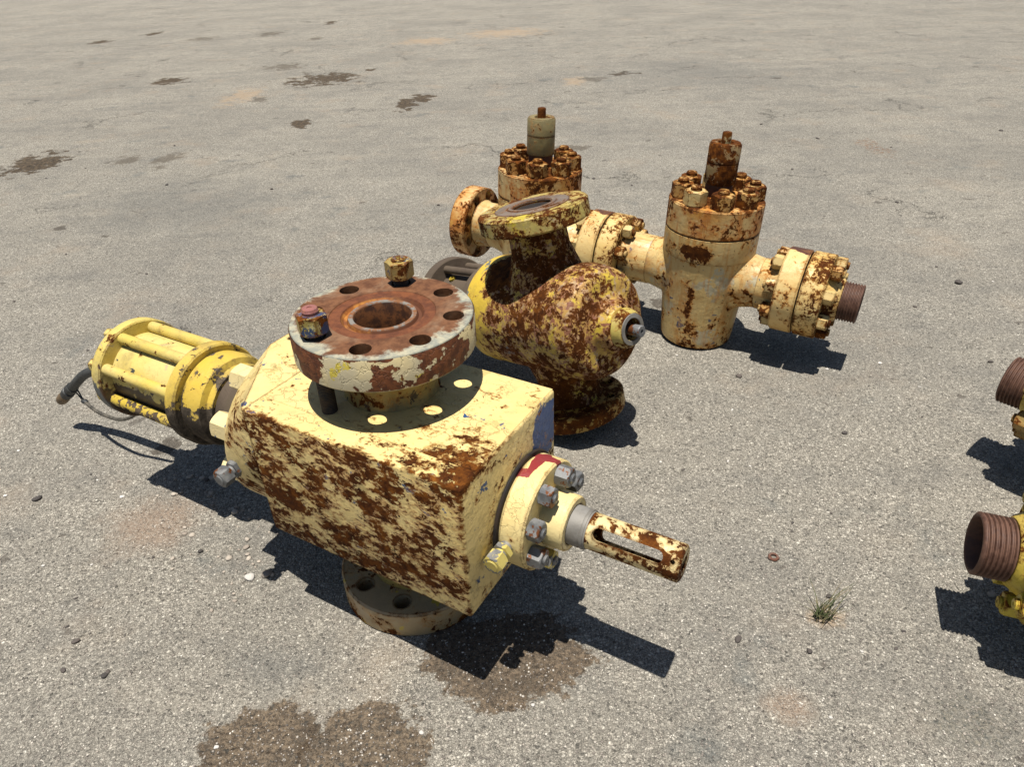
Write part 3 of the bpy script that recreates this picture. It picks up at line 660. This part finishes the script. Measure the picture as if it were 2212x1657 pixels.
def ground_mat():
    s = NT('worn_asphalt')
    tc = s.n('ShaderNodeTexCoord', None, None); co = tc.outputs['Object']
    nA = s.noise(co, 260, 3, .6); 
    wv = s.v_('ADD', co, s.v_('SCALE', s.noise(co, 90, 2, .6, out=1), sc_=.010))
    v1 = s.n('ShaderNodeTexVoronoi', {'Vector': wv, 'Scale': 128}, None, feature='F1')
    v2 = s.n('ShaderNodeTexVoronoi', {'Vector': wv, 'Scale': 290}, None, feature='F1')
    sep1 = s.n('ShaderNodeSeparateColor', {'Color': v1.outputs['Color']}, None)
    sep2 = s.n('ShaderNodeSeparateColor', {'Color': v2.outputs['Color']}, None)
    def ramp(f, stops):
        r_ = s.n('ShaderNodeValToRGB', {'Fac': f}, None); el = r_.color_ramp.elements
        el[0].position, el[0].color = stops[0][0], (*stops[0][1], 1); el[1].position, el[1].color = stops[-1][0], (*stops[-1][1], 1)
        for p, c in stops[1:-1]: e = el.new(p); e.color = (*c, 1)
        return r_.outputs[0]
    stone = ramp(sep1.outputs[0], [(0, (.13, .123, .112)), (.25, (.32, .304, .275)), (.5, (.46, .435, .39)), (.75, (.56, .53, .475)), (.92, (.64, .605, .54)), (1, (.82, .79, .72))])
    small = ramp(sep2.outputs[0], [(0, (.12, .113, .102)), (.35, (.35, .33, .295)), (.7, (.51, .482, .43)), (.92, (.62, .585, .52)), (1, (.82, .78, .71))])
    d1 = v1.outputs['Distance']
    isst = s.ss(d1, .60, .42)
    pick = s.m_('MULTIPLY', isst, s.ss(sep1.outputs[1], .25, .45))
    binder = s.mix(s.ss(nA, .35, .65), (.085, .080, .072), (.26, .243, .215))
    base = s.mix(s.ss(v2.outputs['Distance'], .62, .38), binder, small)
    col = s.mix(pick, base, stone)
    # broad tone variation
    big = s.noise(co, .9, 5, .6); med = s.noise(co, 5.5, 5, .6)
    col = s.mix(s.ss(big, .38, .66, 0, .62), col, s.mix(.5, col, (.16, .157, .150)))
    col = s.mix(s.ss(med, .46, .70, 0, .55), col, s.mix(.5, col, (.13, .130, .130)))
    strk = s.noise(s.n('ShaderNodeMapping', {'Vector': co, 'Rotation': (0, 0, R(35)), 'Scale': (.35, 2.4, 1)}), 2.2, 5, .6)
    col = s.mix(s.ss(strk, .50, .70, 0, .22), col, (.175, .172, .168))
    col = s.mix(s.ss(strk, .46, .32, 0, .14), col, (.52, .485, .42))
    col = s.mix(s.ss(s.noise(s.v_('ADD', co, (7, 3, 0)), 2.2, 5, .6), .54, .74, 0, .28), col, (.42, .33, .25))
    # small dark tar spots, bluish grease marks
    ts = s.noise(s.v_('MULTIPLY', co, (1, 1, 1)), 9, 3, .5)
    col = s.mix(s.ss(ts, .70, .715, 0, .62), col, (.10, .088, .078))
    tv = s.n('ShaderNodeTexVoronoi', {'Vector': s.v_('ADD', co, s.v_('SCALE', s.noise(co, 14, 3, .6, out=1), sc_=.12)), 'Scale': 2.6}, None, feature='F1')
    tsep = s.n('ShaderNodeSeparateColor', {'Color': tv.outputs['Color']}, None)
    trad = s.m_('MULTIPLY', s.m_('POWER', tsep.outputs[0], 6.), .14)
    col = s.mix(s.m_('MULTIPLY', s.ss(s.m_('SUBTRACT', tv.outputs['Distance'], trad), .008, -.012), .75), col, (.085, .072, .060))
    bl = s.noise(s.v_('ADD', co, (3, 9, 0)), 3.0, 4, .6)
    col = s.mix(s.ss(bl, .60, .74, 0, .45), col, (.105, .125, .135))
    # stains with an outline of their own
    wn = s.noise(co, 7, 6, .7, out=1); wn2 = s.noise(co, 34, 4, .7)
    sp = s.noise(co, 120, 4, .7)
    for cx, cy, rx, ry, k in STAINS:
        dv = s.v_('MULTIPLY', s.v_('SUBTRACT', co, (cx, cy, 0)), (1/rx, 1/ry, 0))
        sc_ = .85 if k in ('oil', 'oil2', 'tan', 'rust') else (.55 if k in ('big', 'big2') else 1.1)
        if k in ('oil', 'oil2', 'tan', 'rust'): 
            wn_ = s.v_('SCALE', s.v_('SUBTRACT', wn, (.5, .5, .5)), sc_=4.2)
        else: wn_ = s.v_('SCALE', s.v_('SUBTRACT', wn, (.5, .5, .5)), sc_=1.7)
        L = s.v_('LENGTH', s.v_('ADD', dv, s.v_('MULTIPLY', wn_, (1, 1, 0))))
        L = s.m_('ADD', L, s.m_('MULTIPLY', s.m_('SUBTRACT', wn2, .5), .5))
        if k == 'oil': col = s.mix(s.ss(L, .95, .70, 0, .88), col, s.mix(s.ss(wn2, .42, .62), (.040, .027, .017), (.13, .092, .056)))
        elif k == 'oil2': col = s.mix(s.ss(L, 1.1, .5, 0, .62), col, (.10, .082, .062))
        elif k == 'tan': col = s.mix(s.ss(L, 1.2, .3, 0, .55), col, (.46, .34, .23))
        elif k == 'rust': col = s.mix(s.m_('MULTIPLY', s.ss(L, 1.2, .4), s.ss(wn2, .45, .6, 0, .6)), col, (.24, .12, .06))
        elif k == 'rustsoft': col = s.mix(s.ss(L, 1.3, .2, 0, .38), col, (.34, .22, .15))
        elif k == 'greysoft': col = s.mix(s.ss(L, 1.3, .2, 0, .35), col, (.135, .14, .142))
        elif k == 'grey': col = s.mix(s.m_('MULTIPLY', s.ss(L, 1.3, .5), s.ss(s.noise(co, 48, 3, .6), .42, .62, .25, .8)), col, s.mix(s.ss(sp, .4, .6), (.26, .24, .20), (.08, .09, .09)))
        else:
            a_, b_ = ((.070, .050, .034), (.185, .138, .096)) if k == 'big' else ((.075, .054, .037), (.20, .152, .106))
            oc = s.mix(s.ss(s.noise(co, 85, 4, .65), .40, .60), a_, b_)
            oc = s.mix(s.ss(s.noise(co, 9, 4, .6), .45, .65, 0, .55), oc, (.055, .040, .028))
            if k == 'big2': oc = s.mix(s.ss(s.noise(co, 70, 2, .5), .60, .66), oc, (.045, .040, .034))
            col = s.mix(s.ss(L, 1.03, .93, 0, .86), col, oc)
    # hairline cracks
    cv = s.vor(s.v_('ADD', co, s.v_('SCALE', s.noise(co, 2.2, 7, .72, out=1), sc_=.9)), .75, 'DISTANCE_TO_EDGE')
    crk = s.m_('MULTIPLY', s.ss(cv, .0050, .0010), s.ss(s.noise(co, 1.1, 3, .5), .52, .62))
    col = s.mix(s.m_('MULTIPLY', crk, .55), col, (.075, .066, .058))
    col = s.mix(1., col, (1.0, .972, .905), 'MULTIPLY')
    s.set(s.b.inputs['Base Color'], col); s.b.inputs['Roughness'].default_value = .92; s.b.inputs['Specular IOR Level'].default_value = .2
    h = s.m_('ADD', s.m_('MULTIPLY', s.ss(d1, .6, .1), s.m_('ADD', s.m_('MULTIPLY', pick, .9), .3)), s.m_('MULTIPLY', s.ss(v2.outputs['Distance'], .6, .1), .5))
    h = s.m_('ADD', h, s.m_('MULTIPLY', s.noise(co, 30, 4, .6), 1.2))
    h = s.m_('SUBTRACT', h, s.m_('MULTIPLY', crk, 2.))
    s.set(s.b.inputs['Normal'], s.bump(h, .0042, 1.))
    return s.m
GM = ground_mat()
bm = bmesh.new()
vs = [bm.verts.new(p) for p in ((-120, -20, 0), (120, -20, 0), (120, 260, 0), (-120, 260, 0))]; bm.faces.new(vs)
g = obj('ground', bm, GM, smooth=0); g['kind'] = 'structure'

# ------------------------------------------------------------------ loose grit, pebbles, tuft
def stone_mat(name, a, b):
    s = NT(name); raw, co = s.coords()
    oi = s.n('ShaderNodeObjectInfo', None, None)
    c = s.mix(oi.outputs['Random'], a, b); c = s.mix(s.ss(s.noise(co, 90, 5, .7), .4, .65, 0, .5), c, (.16, .13, .11))
    s.set(s.b.inputs['Base Color'], c); s.b.inputs['Roughness'].default_value = .85
    s.set(s.b.inputs['Normal'], s.bump(s.noise(co, 300, 4, .7), .001, .7)); return s.m
MP = stone_mat('pale_stone', (.32, .27, .22), (.56, .49, .40)); MD = stone_mat('dark_stone', (.035, .033, .033), (.09, .075, .065)); MW = stone_mat('white_stone', (.6, .57, .52), (.78, .74, .68))
MR = stone_mat('rusty_bit', (.12, .045, .025), (.17, .07, .04))
def pebmesh(seed, flat=.5):
    r_ = np.random.default_rng(seed); bm = bmesh.new(); bmesh.ops.create_icosphere(bm, subdivisions=2, radius=1)
    ks = r_.normal(size=(5, 3)); ph = r_.uniform(0, 6, 5); ax_ = r_.uniform(.7, 1.3, 3)
    for v in bm.verts:
        p = np.array(v.co); k = 1+.10*sum(math.sin(2.2*float(ks[i]@p)+ph[i]) for i in range(5))
        v.co = Vector((p[0]*k*ax_[0], p[1]*k*ax_[1], p[2]*k*flat))
    me = bpy.data.meshes.new('pebble'); bm.to_mesh(me); bm.free(); return me
PM = {}
for nm_, mt in (('p', MP), ('d', MD), ('w', MW)):
    for k in range(5):
        me = pebmesh(k+50*len(nm_)+ord(nm_[0])); me.materials.append(mt)
        me.polygons.foreach_set('use_smooth', [True]*len(me.polygons)); PM[nm_, k] = me
def pebble(x, y, r, kind, label, group):
    o = bpy.data.objects.new('pebble', PM[kind, random.randrange(5)]); C.objects.link(o)
    o.location = (x, y, r*.30); o.scale = (r, r*random.uniform(.7, 1.1), r); o.rotation_euler = (random.uniform(-.2, .2), random.uniform(-.2, .2), random.uniform(0, 6.3))
    o['label'] = label; o['category'] = 'pebble'
    if group: o['group'] = group
for i in range(95):
    t = random.random(); x = -1.10+.40*t+random.gauss(0, .075); y = 1.86-.50*t+random.gauss(0, .075)
    pebble(x, y, random.choice((.003, .004, .004, .005, .006, .009)), 'p', 'small pale pebble in the loose patch left of the box-bodied valve', 'pebbles left of the box-bodied valve')
pebble(-.745, 1.405, .013, 'w', 'largest white flat stone, left of two near the box body shadow', None)
pebble(-.700, 1.412, .013, 'p', 'pinkish flat stone, right of two side by side near the shadow of the box body', None)
pebble(-1.13, 1.21, .009, 'd', 'dark sliver of stone alone on the grey asphalt at the lower left', None)
pebble(-1.53, 1.77, .012, 'd', 'brown stone alone on the asphalt near the left edge, below the hose shadow', None)
pebble(2.131, 3.091, .021, 'd', 'black lump on the asphalt right of the threaded end of the valve pair', None)
pebble(1.215, 1.25, .012, 'p', 'brownish pebble beside the shadow of the lower threaded end', None) 
for i in range(70):
    v = random.random(); y = 1.0+6.5*v*v+.1; x = random.uniform(-.85, .75)*(y+.5)
    if -.9 < x < .45 and 1.0 < y < 2.6: continue
    pebble(x, y, random.choice((.004, .006, .008))*(1+.25*y*.4), 'd', 'tiny dark pebble scattered on the open asphalt', 'dark pebbles on the asphalt')
for i in range(45):
    y = random.uniform(.9, 3.2); x = random.uniform(-.8, .7)*(y+.4)
    if -.9 < x < .45 and 1.0 < y < 2.6: continue
    pebble(x, y, random.choice((.004, .005, .007)), 'w', 'tiny white stone chip scattered on the open asphalt', 'white chips on the asphalt')
# rusty ring
bm = lathe([(.008, 0), (.014, 0), (.0155, .003), (.014, .006), (.008, .006)], 14, closed=True)
for v in bm.verts: v.co.x *= 1+.15*math.sin(3*v.co.y*200)
o = obj('washer', bm, MR, None, T(.704, 1.406, .001)); o['label'] = 'small rusty ring lying on the asphalt right of the slotted tube'; o['category'] = 'washer'
# grit: uncountable loose grains
def grit(n=26000):
    ico = bmesh.new(); bmesh.ops.create_icosphere(ico, subdivisions=1, radius=1)
    V = np.array([v.co[:] for v in ico.verts]); F = np.array([[v.index for v in f.verts] for f in ico.faces]); ico.free()
    y = .72+3.2*rng.random(n)**1.5; x = (rng.random(n)*2-1)*(.72*y+.45)
    r = .0012+.0022*rng.random(n)**2
    P = V[None]*(1+.35*rng.normal(size=(n, len(V), 1))*.5)*r[:, None, None]*np.array([1, 1, .7]) + np.stack([x, y, r*.25], -1)[:, None]
    FF = (F[None]+(np.arange(n)*len(V))[:, None, None]).reshape(-1, 3)
    me = bpy.data.meshes.new('grit'); me.vertices.add(n*len(V)); me.vertices.foreach_set('co', P.reshape(-1))
    me.loops.add(FF.size); me.loops.foreach_set('vertex_index', FF.reshape(-1).astype(np.int32)); me.polygons.add(len(FF))
    me.polygons.foreach_set('loop_start', np.arange(0, FF.size, 3, dtype=np.int32)); me.update(); me.validate()
    s = NT('grit_stone'); tc = s.n('ShaderNodeTexCoord', None, None)
    v = s.n('ShaderNodeTexVoronoi', {'Vector': tc.outputs['Object'], 'Scale': 90}, None); sp_ = s.n('ShaderNodeSeparateColor', {'Color': v.outputs['Color']}, None)
    c = s.n('ShaderNodeValToRGB', {'Fac': sp_.outputs[0]}, None); el = c.color_ramp.elements
    el[0].color = (.10, .09, .08, 1); el[1].color = (.72, .67, .58, 1); e = el.new(.3); e.color = (.24, .21, .18, 1); e = el.new(.8); e.color = (.40, .355, .30, 1)
    s.set(s.b.inputs['Base Color'], c.outputs[0]); s.b.inputs['Roughness'].default_value = .9
    me.materials.append(s.m)
    o = bpy.data.objects.new('grit', me); C.objects.link(o); o['label'] = 'fine loose grit scattered over the asphalt'; o['category'] = 'grit'; o['kind'] = 'stuff'
grit()
# grass tuft
def tuft():
    random.seed(21)
    bm = bmesh.new()
    for i in range(58):
        a = random.uniform(0, 6.28); L_ = random.uniform(.02, .055) if i > 9 else random.uniform(.07, .11)
        lean = random.uniform(.25, 1.0); base = Vector((random.gauss(0, .010), random.gauss(0, .008), 0)); d_ = Vector((math.cos(a), math.sin(a), 0)); w_ = random.uniform(.0008, .0016)
        if i < 10: d_ = Vector((random.uniform(-.2, 1), random.uniform(-.2, .6), 0)).normalized()
        side = d_.cross(Vector((0, 0, 1))); prev = None
        for k in range(7):
            t = k/6; p = base+d_*(L_*lean*t**1.4)+Vector((0, 0, L_*(t-.35*lean*t*t))); ww = w_*(1-t)**.7+.0001
            cur = [bm.verts.new(p-side*ww), bm.verts.new(p+Vector((0, 0, .0004))), bm.verts.new(p+side*ww)]
            if prev:
                bm.faces.new((prev[0], prev[1], cur[1], cur[0])); bm.faces.new((prev[1], prev[2], cur[2], cur[1]))
            prev = cur
    s = NT('dry_grass'); raw, co = s.coords()
    c = s.mix(s.ss(s.noise(co, 55, 2, .5), .42, .6), (.060, .075, .025), (.20, .16, .085)); s.set(s.b.inputs['Base Color'], c); s.b.inputs['Roughness'].default_value = .7
    o = obj('grass_tuft', bm, s.m, None, T(.759, 1.20, 0) @ Matrix.Scale(1.2, 4), 0); o['label'] = 'small half-dry grass tuft growing from the asphalt at the lower right'; o['category'] = 'grass tuft'
tuft()
